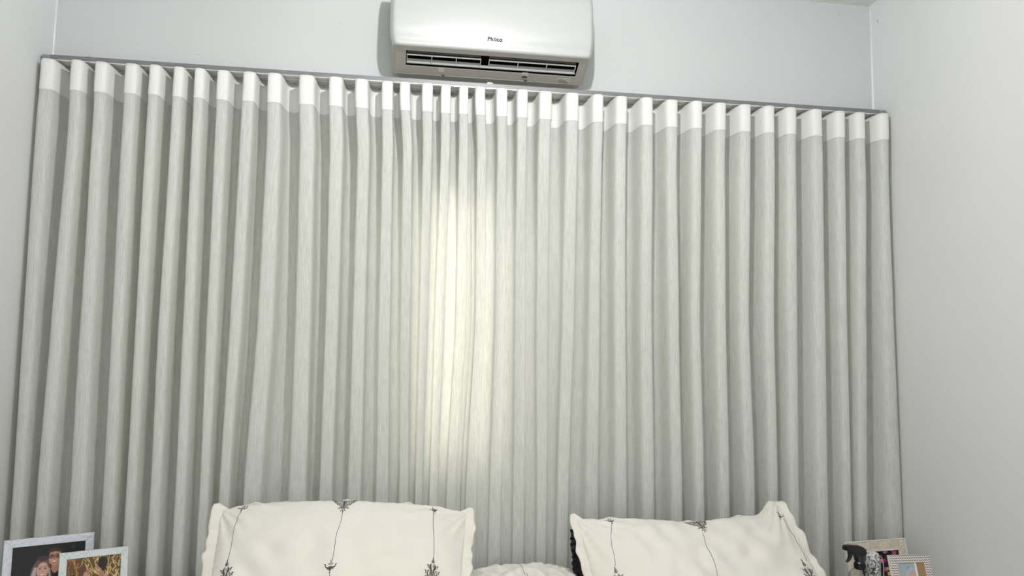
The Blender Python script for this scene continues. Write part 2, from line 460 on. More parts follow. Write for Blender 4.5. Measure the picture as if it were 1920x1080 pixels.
curtain('L', 'left white linen curtain panel hanging from wall rail, left wall to centre')
curtain('R', 'right white linen curtain panel hanging from wall rail, centre to right wall')

# ------------------------------------------------------------------ rail
def rail():
    r = thing('curtain_rail', 'long grey aluminium double curtain rail spanning the wall under the air conditioner', 'curtain rail')
    z0, z1 = 2.4505, 2.469
    y0, y1 = -.092, -.018
    xa, xb = .035, RW-.035
    bm = bmesh.new()
    # extrusion with two slots open downward
    pts = [(y0, z1), (y0, z0+.0025), (y0+.002, z0), (y0+.022, z0), (y0+.022, z0+.010), (y0+.029, z0+.010), (y0+.029, z0),
           (y1-.026, z0), (y1-.026, z0+.010), (y1-.019, z0+.010), (y1-.019, z0), (y1, z0), (y1, z1)]
    prism(bm, pts, xa, xb, 0)
    from_bm('track', bm, M['alu_under'], r)
    box('front_face', (xa, y0-.0008, z0+.0028), (xb, y0+.0004, z1+.0004), M['alu'], r)
    box('front_lip', (xa, y0-.0012, z0-.0006), (xb, y0+.0015, z0+.003), M['alu_light'], r, .0008, 1)
    for a, b in ((y0+.0225, y0+.0285), (y1-.0255, y1-.0195)):
        box('slot', (xa, a, z0+.0085), (xb, b, z0+.0098), M['alu_dark'], r)
    for xx0, xx1 in ((.006, .036), (RW-.036, RW-.006)):
        o = box('end_cap', (xx0, y0-.0015, z0-.001), (xx1, y1+.001, z1+.0012), M['cap'], r, .006, 3)
        o['label'] = 'blue-grey plastic end cap'
    for x in (.159, 1.573, 3.088):
        bk = box('wall_bracket', (x-.011, y0-.002, z1+.0006), (x+.011, 0, z1+.0046), M['steel'], r, .0008, 1)
        bm = bmesh.new(); add_box(bm, (x-.011, -.003, z1), (x+.011, 0, z1+.022), .0008, 1)
        from_bm('bracket_lug', bm, M['steel'], bk)
        bm = bmesh.new()
        bmesh.ops.create_uvsphere(bm, u_segments=10, v_segments=6, radius=.0055, matrix=Matrix.Translation((x+.001, y0+.007, z1+.0055)))
        from_bm('screw', bm, M['steel'], bk, True)
    return r
rail()

# ------------------------------------------------------------------ air conditioner
def air_conditioner():
    X0, X1 = 1.203, 1.944
    r = thing('air_conditioner', 'white split air conditioner mounted on the wall above the curtain rail', 'air conditioner', (0, 0, 0))
    # underside plane from front edge F to back lip B
    Fp = (-.196, 2.556); Bp = (-.062, 2.500)
    def S(s, off=0):   # point on the underside at fraction s, pushed off (down) by off
        n = Vector((Fp[0]-Bp[0], Fp[1]-Bp[1])); n = Vector((-n.y, n.x)).normalized()
        if n.y > 0: n = -n
        return (Fp[0]+(Bp[0]-Fp[0])*s+n.x*off, Fp[1]+(Bp[1]-Fp[1])*s+n.y*off)
    s0, s1 = .20, .70
    xh0, xh1 = 1.258, 1.898
    # casing : rings along x, rounded ends; the mouth is a real hole
    TOP = [(0, 2.512), (0, 2.802), (-.15, 2.802), (-.182, 2.792), (-.196, 2.76), (-.203, 2.69), (-.204, 2.62), (-.200, 2.575)]
    under = [Fp, S(s0), S(s1), (Bp[0]-.006, Bp[1]+.0015), Bp, (Bp[0]+.006, Bp[1]+.001), (-.03, 2.507)]
    prof = TOP+under
    iF = len(TOP); 
    xs = [X0+.006, X0+.009, X0+.018, xh0, xh1, X1-.018, X1-.009, X1-.006]
    def inset(i, p):
        d = [.012, .004, 0, 0, 0, 0, .004, .012][i]
        cy, cz = -.10, 2.66
        y, z = p
        yy = y + (d if y < -.1 else 0); zz = z + (d if z < 2.6 else -d if z > 2.75 else 0)
        return yy, zz
    bm = bmesh.new(); R = []
    for i, x in enumerate(xs):
        R.append([bm.verts.new((x, *inset(i, p))) for p in prof])
    n = len(prof)
    for i in range(len(xs)-1):
        for j in range(n):
            if i == 3 and j == iF+1: continue      # the mouth
            bm.faces.new((R[i][j], R[i][(j+1) % n], R[i+1][(j+1) % n], R[i+1][j]))
    bm.faces.new(R[0][::-1]); bm.faces.new(R[-1])
    bmesh.ops.recalc_face_normals(bm, faces=bm.faces)
    o = from_bm('casing', bm, M['body_plastic'], r)
    # cavity
    a, b = S(s0), S(s1)
    bm = bmesh.new()
    q = [a, b, (b[0]-.004, b[1]+.075), (a[0]+.012, a[1]+.055)]
    A = [bm.verts.new((xh0, *p)) for p in q]; B = [bm.verts.new((xh1, *p)) for p in q]
    for j in (1, 2, 3): bm.faces.new((A[j], A[(j+1) % 4], B[(j+1) % 4], B[j]))
    bm.faces.new(A); bm.faces.new(B[::-1])
    from_bm('air_outlet', bm, M['dark'], r)
    # front panel: slightly proud curved shell, rounded lower corners, wraps under into a lip
    pr = [(-.160, 2.806), (-.188, 2.797), (-.201, 2.765), (-.2075, 2.70), (-.2095, 2.64), (-.2085, 2.60), (-.205, 2.583), (-.2035, 2.572), (-.2045, 2.560), (-.203, 2.5535), (-.197, 2.5500), (-.188, 2.5515)]
    XP0, XP1 = X0-.004, X1+.004
    us = np.concatenate([[0, .0035, .009, .018, .03], np.linspace(.06, 1-.06, 14), [1-.03, 1-.018, 1-.009, 1-.0035, 1]])
    V = np.zeros((len(us), len(pr), 3))
    for i, u in enumerate(us):
        x = XP0+(XP1-XP0)*u
        e = min(u, 1-u)*(XP1-XP0)
        back = .030*max(0, 1-e/.016)**2.2           # ends roll back
        for j, (y, z) in enumerate(pr):
            # rounded lower corners + a gentle taper inwards at the lower end
            k = max(0, (2.62-z)/.07)
            xin = (.010*k**2)*(1 if u < .5 else -1)*max(0, 1-e/.10)
            zup = .0
            if e < .03: zup = (.03-math.sqrt(max(0, .03**2-(.03-e)**2)))*.42*max(0, min(1, (2.60-z)/.04))
            V[i, j] = (x+xin, y+back, z+zup)
    me = grid_mesh('front_panel', V); p = link('front_panel', me, M['plastic'], r, True)
    so = p.modifiers.new('solid', 'SOLIDIFY'); so.thickness = .003; so.offset = 0
    ss = p.modifiers.new('sub', 'SUBSURF'); ss.levels = 2; ss.render_levels = 2
    # text on the panel
    cu = bpy.data.curves.new('logo', 'FONT'); cu.body = 'Philco'; cu.size = .0185; cu.extrude = .0004; cu.offset = .0006
    cu.space_character = 1.08
    to = bpy.data.objects.new('tmp', cu); COL.objects.link(to)
    bpy.context.view_layer.update()
    me = bpy.data.meshes.new_from_object(to.evaluated_get(bpy.context.evaluated_depsgraph_get()))
    bpy.data.objects.remove(to)
    lg = link('lettering', me, M['ink'], r); lg['label'] = 'dark grey Philco lettering on the front panel'
    wx = max(v.co.x for v in me.vertices)
    k = .0545/wx
    for v in me.vertices: v.co.x *= k; v.co.y *= k*.98
    lg.rotation_euler = (PI/2+.12, 0, 0); lg.location = (1.5485, -.2078, 2.5865)
    # raised frame strip above the mouth
    # louvers ------------------------------------------------
    def bar(name, x0, x1, sa, sb, off, th, mat, parent=r, bev=.0004):
        a, b = S(sa, off), S(sb, off); c, d = S(sb, off-th), S(sa, off-th)
        bm = bmesh.new(); prism(bm, [a, b, c, d], x0, x1, 0)
        return from_bm(name, bm, mat, parent)
    def grille(x0, x1, nb=3):
        g = bar('grille_frame', x0, x1, .335, .352, .001, .006, M['louver'])
        for k in range(nb+1):
            x = x0+(x1-x0)*k/nb
            bar('grille_bar', x-.0012, x+.0012, .335, .60, .001, .008, M['louver'], g)
        bar('inner_blade', x0, x1, .26, .32, -.007, .0015, M['louver_dark'], g)
        bar('grille_shelf', x0, x1, .50, .60, -.004, .0012, M['shelf'], g)
    grille(1.262, 1.532); grille(1.563, 1.889)
    bar('air_flap', 1.261, 1.893, .585, .612, .003, .010, M['plastic'])
    o = bar('mouth_sill', xh0, xh1, .70, .73, .0008, .002, M['louver'])
    # clips, sticker, notches
    def tab(name, x, wd, sa, sb, mat, off=.002):
        return bar(name, x-wd/2, x+wd/2, sa, sb, off, off+.0005, mat)
    tab('clip', 1.389, .022, .70, .86, M['louver'])
    c = tab('clip', 1.705, .022, .68, .82, M['louver'], .003)
    t2 = tab('clip_edge', 1.705, .020, .80, .84, M['ink'], .0036); t2.parent = c
    bm = bmesh.new(); lathe(bm, [(.0038, 0), (.0038, .0006), (.0001, .0006)], 12)
    y, z = S(.75, .0032); bmesh.ops.rotate(bm, cent=(0, 0, 0), matrix=Matrix.Rotation(PI+.4, 3, 'X'), verts=bm.verts)
    bmesh.ops.translate(bm, vec=(1.705, y, z), verts=bm.verts); from_bm('clip_mark', bm, M['ink'], c)
    st = tab('rating_sticker', 1.857, .050, .80, .965, M['label'], .0009); st['label'] = 'small silver rating sticker with fine print'
    bm = bmesh.new()
    for row, (a_, segs) in enumerate(((.825, [(0, .018), (.030, .044)]), (.86, [(0, .010), (.012, .030)]), (.885, [(0, .034)]), (.91, [(.002, .012), (.014, .040)]), (.94, [(0, .008), (.010, .020), (.022, .043)]))):
        for s_, e_ in segs:
            A, B = S(a_, .0012), S(a_+.010, .0012)
            x0 = 1.857-.0225
            vs = [bm.verts.new((x0+s_, *A)), bm.verts.new((x0+e_, *A)), bm.verts.new((x0+e_, *B)), bm.verts.new((x0+s_, *B))]
            bm.faces.new(vs)
    from_bm('fine_print', bm, M['ink'], st)
    for x in (1.397, 1.712):
        box('notch', (x-.006, Bp[0]-.005, Bp[1]-.0005), (x+.006, Bp[0]+.006, Bp[1]+.003), M['ink'], r)
    bead_bm = bmesh.new()
    g = bmesh.ops.create_cone(bead_bm, segments=12, radius1=.0028, radius2=.0028, depth=X1-X0-.03, cap_ends=True)
    bmesh.ops.rotate(bead_bm, cent=(0, 0, 0), matrix=Matrix.Rotation(PI/2, 3, 'Y'), verts=bead_bm.verts)
    bmesh.ops.translate(bead_bm, vec=((X0+X1)/2-.004, Bp[0], Bp[1]+.0015), verts=bead_bm.verts)
    from_bm('lower_lip', bead_bm, M['plastic'], r, True)
    box('wall_plate', (X0+.03, -.03, 2.508), (X1-.03, 0, 2.78), M['body_plastic'], r)
air_conditioner()

# ------------------------------------------------------------------ ceiling lamp (above the frame)
def lamp():
    r = thing('ceiling_lamp', 'small white ceiling lamp holder with a bare bulb, above the bed', 'lamp', (LAMP[0], LAMP[1], RH))
    bm = bmesh.new(); lathe(bm, [(.05, 0), (.05, -.012), (.022, -.022), (.022, -.055), (.014, -.06)], 24)
    from_bm('holder', bm, M['plastic'], r, True)
lamp()

# ------------------------------------------------------------------ bed
def bed():
    r = thing('bed', 'wide bed with white mattress topped by cream bedding, head against the curtain', 'bed', (1.66, -1.17, 0))
    x0, x1 = -.93, .93; ya, yb = -1.0, 1.0
    box('base', (x0+.01, ya+.01, .08), (x1-.01, yb-.01, .40), M['white_lacquer'], r, .02)
    for sx in (-1, 1):
        for sy in (-1, 1):
            box('leg', (sx*.82-.03, sy*.9-.03, 0), (sx*.82+.03, sy*.9+.03, .08), M['black'], r, .006)
    box('mattress', (x0, ya, .40), (x1, yb, .558), M['cotton'], r, .06, 5, smooth=True)
    # bedding over the mattress, gently swelling
    nx, ny = 60, 70
    u = np.linspace(-1, 1, nx)[:, None]; v = np.linspace(-1, 1, ny)[None, :]
    X = u*.955+0*v; Y = v*1.005+0*u
    edge = np.maximum(0, 1-(1-np.abs(u))/.05)**2+np.maximum(0, 1-(1-np.abs(v))/.035)**2
    Z = .600-.05*np.minimum(1.6, edge)+.006*np.sin(X*6+Y*4)+.004*np.sin(X*17-Y*3)+.008*np.exp(-((X+.05)/.2)**2)*v.clip(0, 1)
    V = np.stack([X, Y, Z], -1); me = grid_mesh('bedspread', V)
    o = link('bedspread', me, M['cotton'], r, True)
    so = o.modifiers.new('s', 'SOLIDIFY'); so.thickness = .045; so.offset = -1
    # printed line on the cover
    ru = bmesh.new()
    for (xa, xb) in ((-.055, -.04),):
        prev = None
        for k in range(24):
            yy = .985-.05*k
            zz = .6015+.006*math.sin(xa*6+yy*4)+.004*math.sin(xa*17-yy*3)+.008*math.exp(-((xa+.05)/.2)**2)*max(0, yy/1.005)
            if yy > .95: zz -= .006
            cur = (ru.verts.new((xa+.015*k/24, yy, zz)), ru.verts.new((xa+.0016+.015*k/24, yy, zz)))
            if prev: ru.faces.new((prev[0], prev[1], cur[1], cur[0]))
            prev = cur
    from_bm('printed_line', ru, M['embroidery'], r)
bed()

# ------------------------------------------------------------------ embroidered pillows
def spiral(cx, cy, r0, turns, a0, s=1, n=22):
    out = []
    for i in range(n):
        q = i/(n-1); a = a0+s*turns*2*PI*q; rr = r0*(1-q*.82)
        out.append((cx+rr*math.cos(a), cy+rr*math.sin(a)))
    return out
def leaf(x0, y0, x1, y1, bend, n=8):
    dx, dy = x1-x0, y1-y0
    return [(x0+dx*q-dy*bend*math.sin(PI*q), y0+dy*q+dx*bend*math.sin(PI*q)) for q in np.linspace(0, 1, n)]
def motif_teardrop():
    """damask drop pointing up, unit height, centred on x=0, y from 0 to 1; returns (polyline, width) list, mirrored"""
    L = []
    L.append((leaf(0, .80, 0, 1.0, 0), .045)); L.append((leaf(.02, .80, .06, .90, -.3), .03))
    for (cx, cy, r, t, a, s) in ((.13, .68, .10, 1.2, 2.4, 1), (.22, .50, .13, 1.3, 2.0, 1), (.33, .30, .13, 1.3, 1.6, 1), (.10, .44, .085, 1.2, -1.5, -1), (.14, .24, .11, 1.3, 3.5, -1), (.30, .08, .11, 1.2, 2.8, 1), (.08, .06, .08, 1.1, .5, 1)):
        L.append((spiral(cx, cy, r, t, a, s), .030))
    for (a, b, c, d, e) in ((.05, .35, .24, .62, .3), (.20, .10, .44, .42, .3), (.28, .62, .36, .72, .4), (.40, .45, .48, .56, .4), (.42, .18, .50, .28, -.4), (.02, .55, .10, .78, -.3), (.20, -.06, .40, -.04, .3), (.02, .12, .04, .36, .1)):
        L.append((leaf(a, b, c, d, e), .04))
    return L
def motif_triangle():
    """damask triangle pointing down: y from 0 (top) to -1"""
    L = []
    for row, (y, xs_) in enumerate(((-.08, (.08, .24, .40, .56, .70)), (-.24, (.10, .26, .42, .56)), (-.40, (.08, .24, .38)), (-.55, (.09, .22)), (-.68, (.09,)))):
        for i, x in enumerate(xs_):
            L.append((spiral(x, y, .085, 1.2, .7+i*1.3+row, 1 if (i+row) % 2 else -1, 16), .026))
    for (a, b, c, d, e) in ((.70, -.10, .86, -.02, .3), (.56, -.30, .70, -.22, .3), (.40, -.46, .54, -.38, .3), (.04, -.78, .30, -.74, .35), (.30, -.74, .34, -.66, .3), (.02, -.84, .16, -.90, .3), (0, -.84, 0, -1.0, 0), (.0, -.1, 0, -.7, .02)):
        L.append((leaf(a, b, c, d, e), .04))
    return L
def motif_anchor():
    L = [(leaf(0, .35, 0, 1.0, 0), .05), (leaf(0, .1, 0, -.55, 0), .22), (leaf(.05, .1, .62, .18, -.35), .11), (leaf(.62, .18, .74, .42, .4), .08),
         (leaf(.08, .0, .40, -.22, -.3), .10), (leaf(.05, .3, .34, .42, .3), .07), (leaf(0, -.65, 0, -.85, 0), .10)]
    return L
POS = {}
def make_pillow(name, label, frame, wid, hei, thick, outline, motifs, lines, seed, flange=.032):
    """frame: (centre, X, V, Nrm). u across (-1..1), v up (-1..1) """
    rs = np.random.RandomState(seed)
    C, X, Vv, Nn = [np.array(q, float) for q in frame]
    ws = [(rs.uniform(3, 14), rs.uniform(-8, 8), rs.uniform(0, 6.28), rs.uniform(.4, 1)) for _ in range(16)]
    def flat(u, v):
        px, py = outline(u, v)
        return C+np.multiply.outer(px, X)+np.multiply.outer(py, Vv)
    def pos(u, v, side=1):
        u = np.asarray(u, float); v = np.asarray(v, float)
        e = (1-np.abs(u)**2.6).clip(0)**.55*(1-np.abs(v)**2.4).clip(0)**.55
        h = thick/2*e
        wr = 0
        for fx, fy, ph, am in ws: wr = wr+am*np.sin(fx*u*2.2+fy*v*1.6+ph)
        edge = np.maximum(np.abs(u), np.abs(v))
        seam = np.sin(u*61+3*np.sin(v*9+seed))*np.exp(-((1-np.abs(v))/.10)**2)*.0018+np.sin(v*47+3*np.sin(u*7))*np.exp(-((1-np.abs(u))/.07)**2)*.003
        # radiating tension wrinkles from the corners and long soft creases
        cw = 0
        for sx in (-1, 1):
            for sy in (-1, 1):
                dx = (u-sx*1.02)*wid/2; dy = (v-sy*1.05)*hei/2; rr = np.hypot(dx, dy); an = np.arctan2(dy, dx)
                cw = cw+np.sin(an*22+sx*2+seed)*np.exp(-(rr/.13)**2)*rr*.06
        long_ = .0022*np.sin(14*(v+.35*u+.12*np.sin(5*u+seed)))*np.exp(-((u+.55)/.5)**2)*e + .0018*np.sin(19*(v-.25*u)+seed)*np.exp(-((u-.5)/.55)**2)*e
        d = (h+wr*.0019*e+seam*e**.4+cw+long_)*side
        return flat(u, v)+np.multiply.outer(d, Nn)
    r = thing(name, label, 'pillow')
    POS[label] = pos
    nu, nv = 150, 90
    def g(n): s = np.linspace(-1, 1, n); return np.sign(s)*(1-(1-np.abs(s))**1.5)
    U, W_ = np.meshgrid(g(nu), g(nv), indexing='ij')
    F = pos(U, W_, 1); B = pos(U, W_, -1)[::-1]
    V = np.concatenate([F, B], 0); me = grid_mesh('cushion', V)
    bm = bmesh.new(); bm.from_mesh(me)
    # close: u ends joined by merge, v ends too
    bmesh.ops.remove_doubles(bm, verts=bm.verts, dist=1e-5)
    bmesh.ops.contextual_create
    bmesh.ops.recalc_face_normals(bm, faces=bm.faces)
    bm.to_mesh(me); bm.free()
    link('cushion', me, M['cotton'], r, True)
    # flange all round: wavy ribbon with thickness
    per = []
    n1, n2 = 90, 56
    for s in np.linspace(-1, 1, n1, endpoint=False): per.append((s, -1))
    for s in np.linspace(-1, 1, n2, endpoint=False): per.append((1, s))
    for s in np.linspace(1, -1, n1, endpoint=False): per.append((s, 1))
    for s in np.linspace(1, -1, n2, endpoint=False): per.append((-1, s))
    per.append(per[0]); per = np.array(per)
    inn = pos(per[:, 0]*.985, per[:, 1]*.985, 0)
    ctr = flat(np.zeros(1), np.zeros(1))[0]
    nxt = np.roll(inn[:-1], -1, 0)-np.roll(inn[:-1], 1, 0); nxt = np.vstack([nxt, nxt[:1]])
    out = np.cross(nxt, Nn); out /= np.linalg.norm(out, axis=1)[:, None]
    sgn = np.sign(np.einsum('ij,ij->i', out, inn-ctr)); out *= sgn[:, None]
    k = 7; out2 = out.copy()
    for q in range(1, k): out2[:-1] += np.roll(out[:-1], q, 0)+np.roll(out[:-1], -q, 0)
    out2[-1] = out2[0]; out2 /= np.linalg.norm(out2, axis=1)[:, None]
    fw = flange(per) if callable(flange) else np.full(len(per), flange)
    s = np.arange(len(per))
    wv = .004*np.sin(s*.55+seed)+.003*np.sin(s*.23+1)+.002*np.sin(s*1.1); wv[-1] = wv[0]
    fw = fw*(1+.10*np.sin(s*.31+seed)+.06*np.sin(s*.83)); fw[-1] = fw[0]
    rows = []
    for q in (0, .3, .6, .85, 1.0):
        rows.append(inn+out2*(fw*q)[:, None]+np.outer(wv*q*1.6, Nn))
    V = np.stack(rows, 1)
    me = grid_mesh('flange', V); o = link('flange', me, M['cotton'], r, True)
    so = o.modifiers.new('s', 'SOLIDIFY'); so.thickness = .005; so.offset = 0
    # embroidery
    def ribbon(bm, pts, wdt, taper=True):
        P = np.array(pts); q = pos(P[:, 0], P[:, 1])
        d = np.gradient(q, axis=0); sd = np.cross(d, Nn); sd /= (np.linalg.norm(sd, axis=1)[:, None]+1e-9)
        tt = np.linspace(0, 1, len(P)); ww = wdt*(np.sin(PI*(tt*.86+.07))**.6 if taper else np.ones(len(P)))/2
        up = Nn*.0011
        A = [bm.verts.new(q[i]+up*.2+sd[i]*ww[i]) for i in range(len(P))]
        Cc = [bm.verts.new(q[i]+up*1.4) for i in range(len(P))]
        B_ = [bm.verts.new(q[i]+up*.2-sd[i]*ww[i]) for i in range(len(P))]
        for i in range(len(P)-1):
            bm.faces.new((A[i], A[i+1], Cc[i+1], Cc[i])); bm.faces.new((Cc[i], Cc[i+1], B_[i+1], B_[i]))
    for (kind, u0, v0, su, sv, rot) in motifs:
        bm = bmesh.new(); L = {'drop': motif_teardrop, 'tri': motif_triangle, 'anchor': motif_anchor}[kind]()
        ca, sa = math.cos(rot), math.sin(rot)
        for pts, wd in L:
            for m_ in (1, -1):
                pp = []
                for x, y in pts:
                    x *= m_; xx = x*su; yy = y*sv
                    xx, yy = xx*ca-yy*sa, xx*sa+yy*ca
                    pp.append((np.clip(u0+xx/(wid/2), -.985, .985), np.clip(v0+yy/(hei/2), -.985, .985)))
                ribbon(bm, pp, wd*su*1.7 if kind != 'anchor' else wd*su*1.5)
                if all(abs(p[0]) < 1e-6 for p in pts): break
        from_bm('embroidered_motif', bm, M['embroidery'], r)
    for pts in lines:
        P = np.array(pts); tt = np.linspace(0, 1, 40); idx = np.linspace(0, 1, len(P))
        pu = np.interp(tt, idx, P[:, 0]); pv = np.interp(tt, idx, P[:, 1]); pu = pu+.004*np.sin(tt*9)
        bm = bmesh.new(); ribbon(bm, list(zip(pu, pv)), .0014, False)
        from_bm('stitched_line', bm, M['embroidery'], r)
    return r

def lean_frame(cx, cy, cz, lean, yaw=0, tilt=0):
    X = Vector((math.cos(yaw), math.sin(yaw), 0)); V = Vector((0, math.cos(lean), math.sin(lean)))
    V = Matrix.Rotation(yaw, 3, 'Z') @ V; Nn = X.cross(V)
    R = Matrix.Rotation(tilt, 3, Nn); X = R @ X; V = R @ V
    return ((cx, cy, cz), X, V, Nn)

LW, LH = .74, .46
def out_left(u, v):
    x = u*LW/2*(1-.02*(1-v)/2)+0*v
    rise = .014*np.cos(u*1.45)*(v > 0)*np.abs(v)
    y = v*LH/2+rise-.012*np.abs(u)**6*(v > 0)*np.abs(v)-.018*np.clip(u, 0, 1)*(v > 0)*v
    x = x*(1-.03*np.abs(v)**3*(np.abs(u)))
    return x, y
def out_right(u, v):
    vv = np.clip(v, 0, 1)
    x = u*LW/2 + .05*np.clip(u, 0, 1)*(1-v)/2 - .01*np.clip(-u, 0, 1)*vv
    y = v*.20-.016*np.exp(-((u-.05)/.42)**2)*vv+.045*np.exp(-((u-.93)/.13)**2)*vv
    return x, y
LH = .44
LWL, LWR = .760, .740
def out_left(u, v):
    x = u*LWL/2
    vv = np.clip(v, 0, 1)
    y = v*.20+.014*np.cos(u*1.6)*vv-.018*np.abs(u)**8*vv-.014*np.clip(u, 0, 1)*vv
    x = x*(1-.045*(1-v))
    return x, y
def out_right(u, v):
    vv = np.clip(v, 0, 1)
    x = u*LWR/2 + .050*np.clip(u, 0, 1)**2*(1-v)/2 + .012*np.clip(-u, 0, 1)*(1-v)
    y = v*.20-.020*np.exp(-((u-.05)/.42)**2)*vv+.060*np.exp(-((u-.93)/.12)**2)*vv
    return x, y
make_pillow('pillow', 'left cream pillow leaning on the curtain, near the marble photo frames', lean_frame(1.112, -.475, .826, math.radians(45), math.radians(-1), math.radians(-.5)),
            LWL, LH, .15, out_left,
            [('tri', -.01, .985, .048, .080, 0), ('anchor', -.83, .90, .022, .020, -.1), ('anchor', .73, .84, .018, .020, .25), ('drop', -.87, -.53, .054, .11, 0), ('drop', .76, -.55, .050, .11, 0),
             ('anchor', -.05, -.26, .026, .024, 0)],
            [[(-.81, .98), (-.84, .80), (-.86, .4), (-.87, -.04)], [(-.01, .64), (-.025, .3), (-.045, -.2)], [(.71, .97), (.735, .6), (.76, -.06)], [(-.05, -.36), (-.06, -.95)]], 3,
            flange=lambda p: np.where(p[:, 0] < -.97, .036, np.where(p[:, 0] > .97, .034, .006)))
make_pillow('pillow', 'right cream pillow with one raised peaked corner, near the spray bottle', lean_frame(2.240, -.461, .771, math.radians(45), math.radians(2), math.radians(0)),
            LWR, .40, .145, out_right,
            [('tri', .07, .93, .047, .072, .06), ('anchor', -.72, .90, .022, .022, 0), ('anchor', .915, .72, .017, .018, -.5), ('drop', -.82, -.52, .054, .11, .02), ('drop', .90, -.54, .058, .12, .1),
             ('anchor', .06, -.55, .026, .024, .1)],
            [[(-.70, .98), (-.74, .75), (-.79, .4), (-.82, .03)], [(.055, .57), (.045, .3), (.05, .0), (.055, -.45)], [(.925, .66), (.955, .45), (.945, .25), (.915, .03)]], 5,
            flange=lambda p: np.where(p[:, 0] < -.97, .032, np.where(p[:, 0] > .97, .034, .006)))
def out_flat(u, v):
    return u*.20, v*.14
make_pillow('pillow', 'cream pillow lying flat on the bed between the two leaning pillows', lean_frame(1.70, -.30, .685, math.radians(4), math.radians(1), 0),
            .40, .28, .13, out_flat, [], [[(-.09, .95), (-.06, .4), (-.03, -.3), (-.03, -.9)]], 8, flange=.012)

# black ruffled cushion edge showing behind the right pillow
def black_cushion():
    r = thing('cushion', 'black ruffled cushion tucked behind the left end of the right pillow', 'cushion')
    nu, nv = 60, 40
    u = np.linspace(-1, 1, nu)[:, None]; v = np.linspace(-1, 1, nv)[None, :]
    C = np.array([1.988, -.245, .785]); W2, H2 = .105, .080
    def surf(s):
        e = (1-np.abs(u)**3).clip(0)**.5*(1-np.abs(v)**3).clip(0)**.5
        X = C[0]+u*W2*(1-.05*v**2); Z = C[2]+v*H2*(1-.05*u**2); Y = C[1]+s*.035*e+v*.04
        return np.stack([X+0*v, Y, Z+0*u], -1)
    V = np.concatenate([surf(-1), surf(1)[::-1]], 0); me = grid_mesh('cover', V); link('cover', me, M['black_cloth'], r, True)
    P = []; n = 160
    for i in range(n+1):
        a = 2*PI*i/n; k = 1/(abs(math.cos(a))**6+abs(math.sin(a))**6)**(1/6)
        uu, vv = math.cos(a)*k, math.sin(a)*k
        row = []
        for q in (0, .35, .7, 1):
            f = 1+q*.20
            row.append((C[0]+uu*W2*f*(.96), C[1]+vv*.04+.012*q*math.sin(i*1.3), C[2]+vv*H2*(.96+q*.20)+.004*q*math.sin(i*.9)))
        P.append(row)
    me = grid_mesh('ruffle', np.array(P)); o = link('ruffle', me, M['black_cloth'], r, True)
    so = o.modifiers.new('s', 'SOLIDIFY'); so.thickness = .002
black_cushion()

# ------------------------------------------------------------------ nightstands (below the frame)
def nightstand(x0, x1, y0, y1, top, label):
    r = thing('nightstand', label, 'nightstand', ((x0+x1)/2, (y0+y1)/2, 0), 0)
    a, b = -(x1-x0)/2, (x1-x0)/2; c, d = -(y1-y0)/2, (y1-y0)/2
    box('body', (a, c+.01, .10), (b, d, top-.02), M['white_lacquer'], r, .003)
    box('table_top', (a-.0, c-.01, top-.02), (b+.0, d, top), M['white_lacquer'], r, .004)
    for k in range(2):
        z = .13+k*(top-.18)/2
        dr = box('drawer', (a+.012, c-.004, z), (b-.012, c+.012, z+(top-.2)/2), M['white_lacquer'], r, .003)
        bm = bmesh.new(); bmesh.ops.create_uvsphere(bm, u_segments=14, v_segments=8, radius=.012, matrix=Matrix.Translation((0, c-.016, z+(top-.2)/4)))
        from_bm('knob', bm, M['steel'], dr, True)
    for sx in (a+.03, b-.03):
        for sy in (c+.04, d-.04):
            box('leg', (sx-.015, sy-.015, 0), (sx+.015, sy+.015, .10), M['wood'], r, .003)
nightstand(.03, .66, -.62, -.17, .698, 'white nightstand on the left of the bed, under the marble photo frames')
nightstand(2.705, 3.17, -.62, -.17, .628, 'white nightstand on the right of the bed, under the spray bottle')

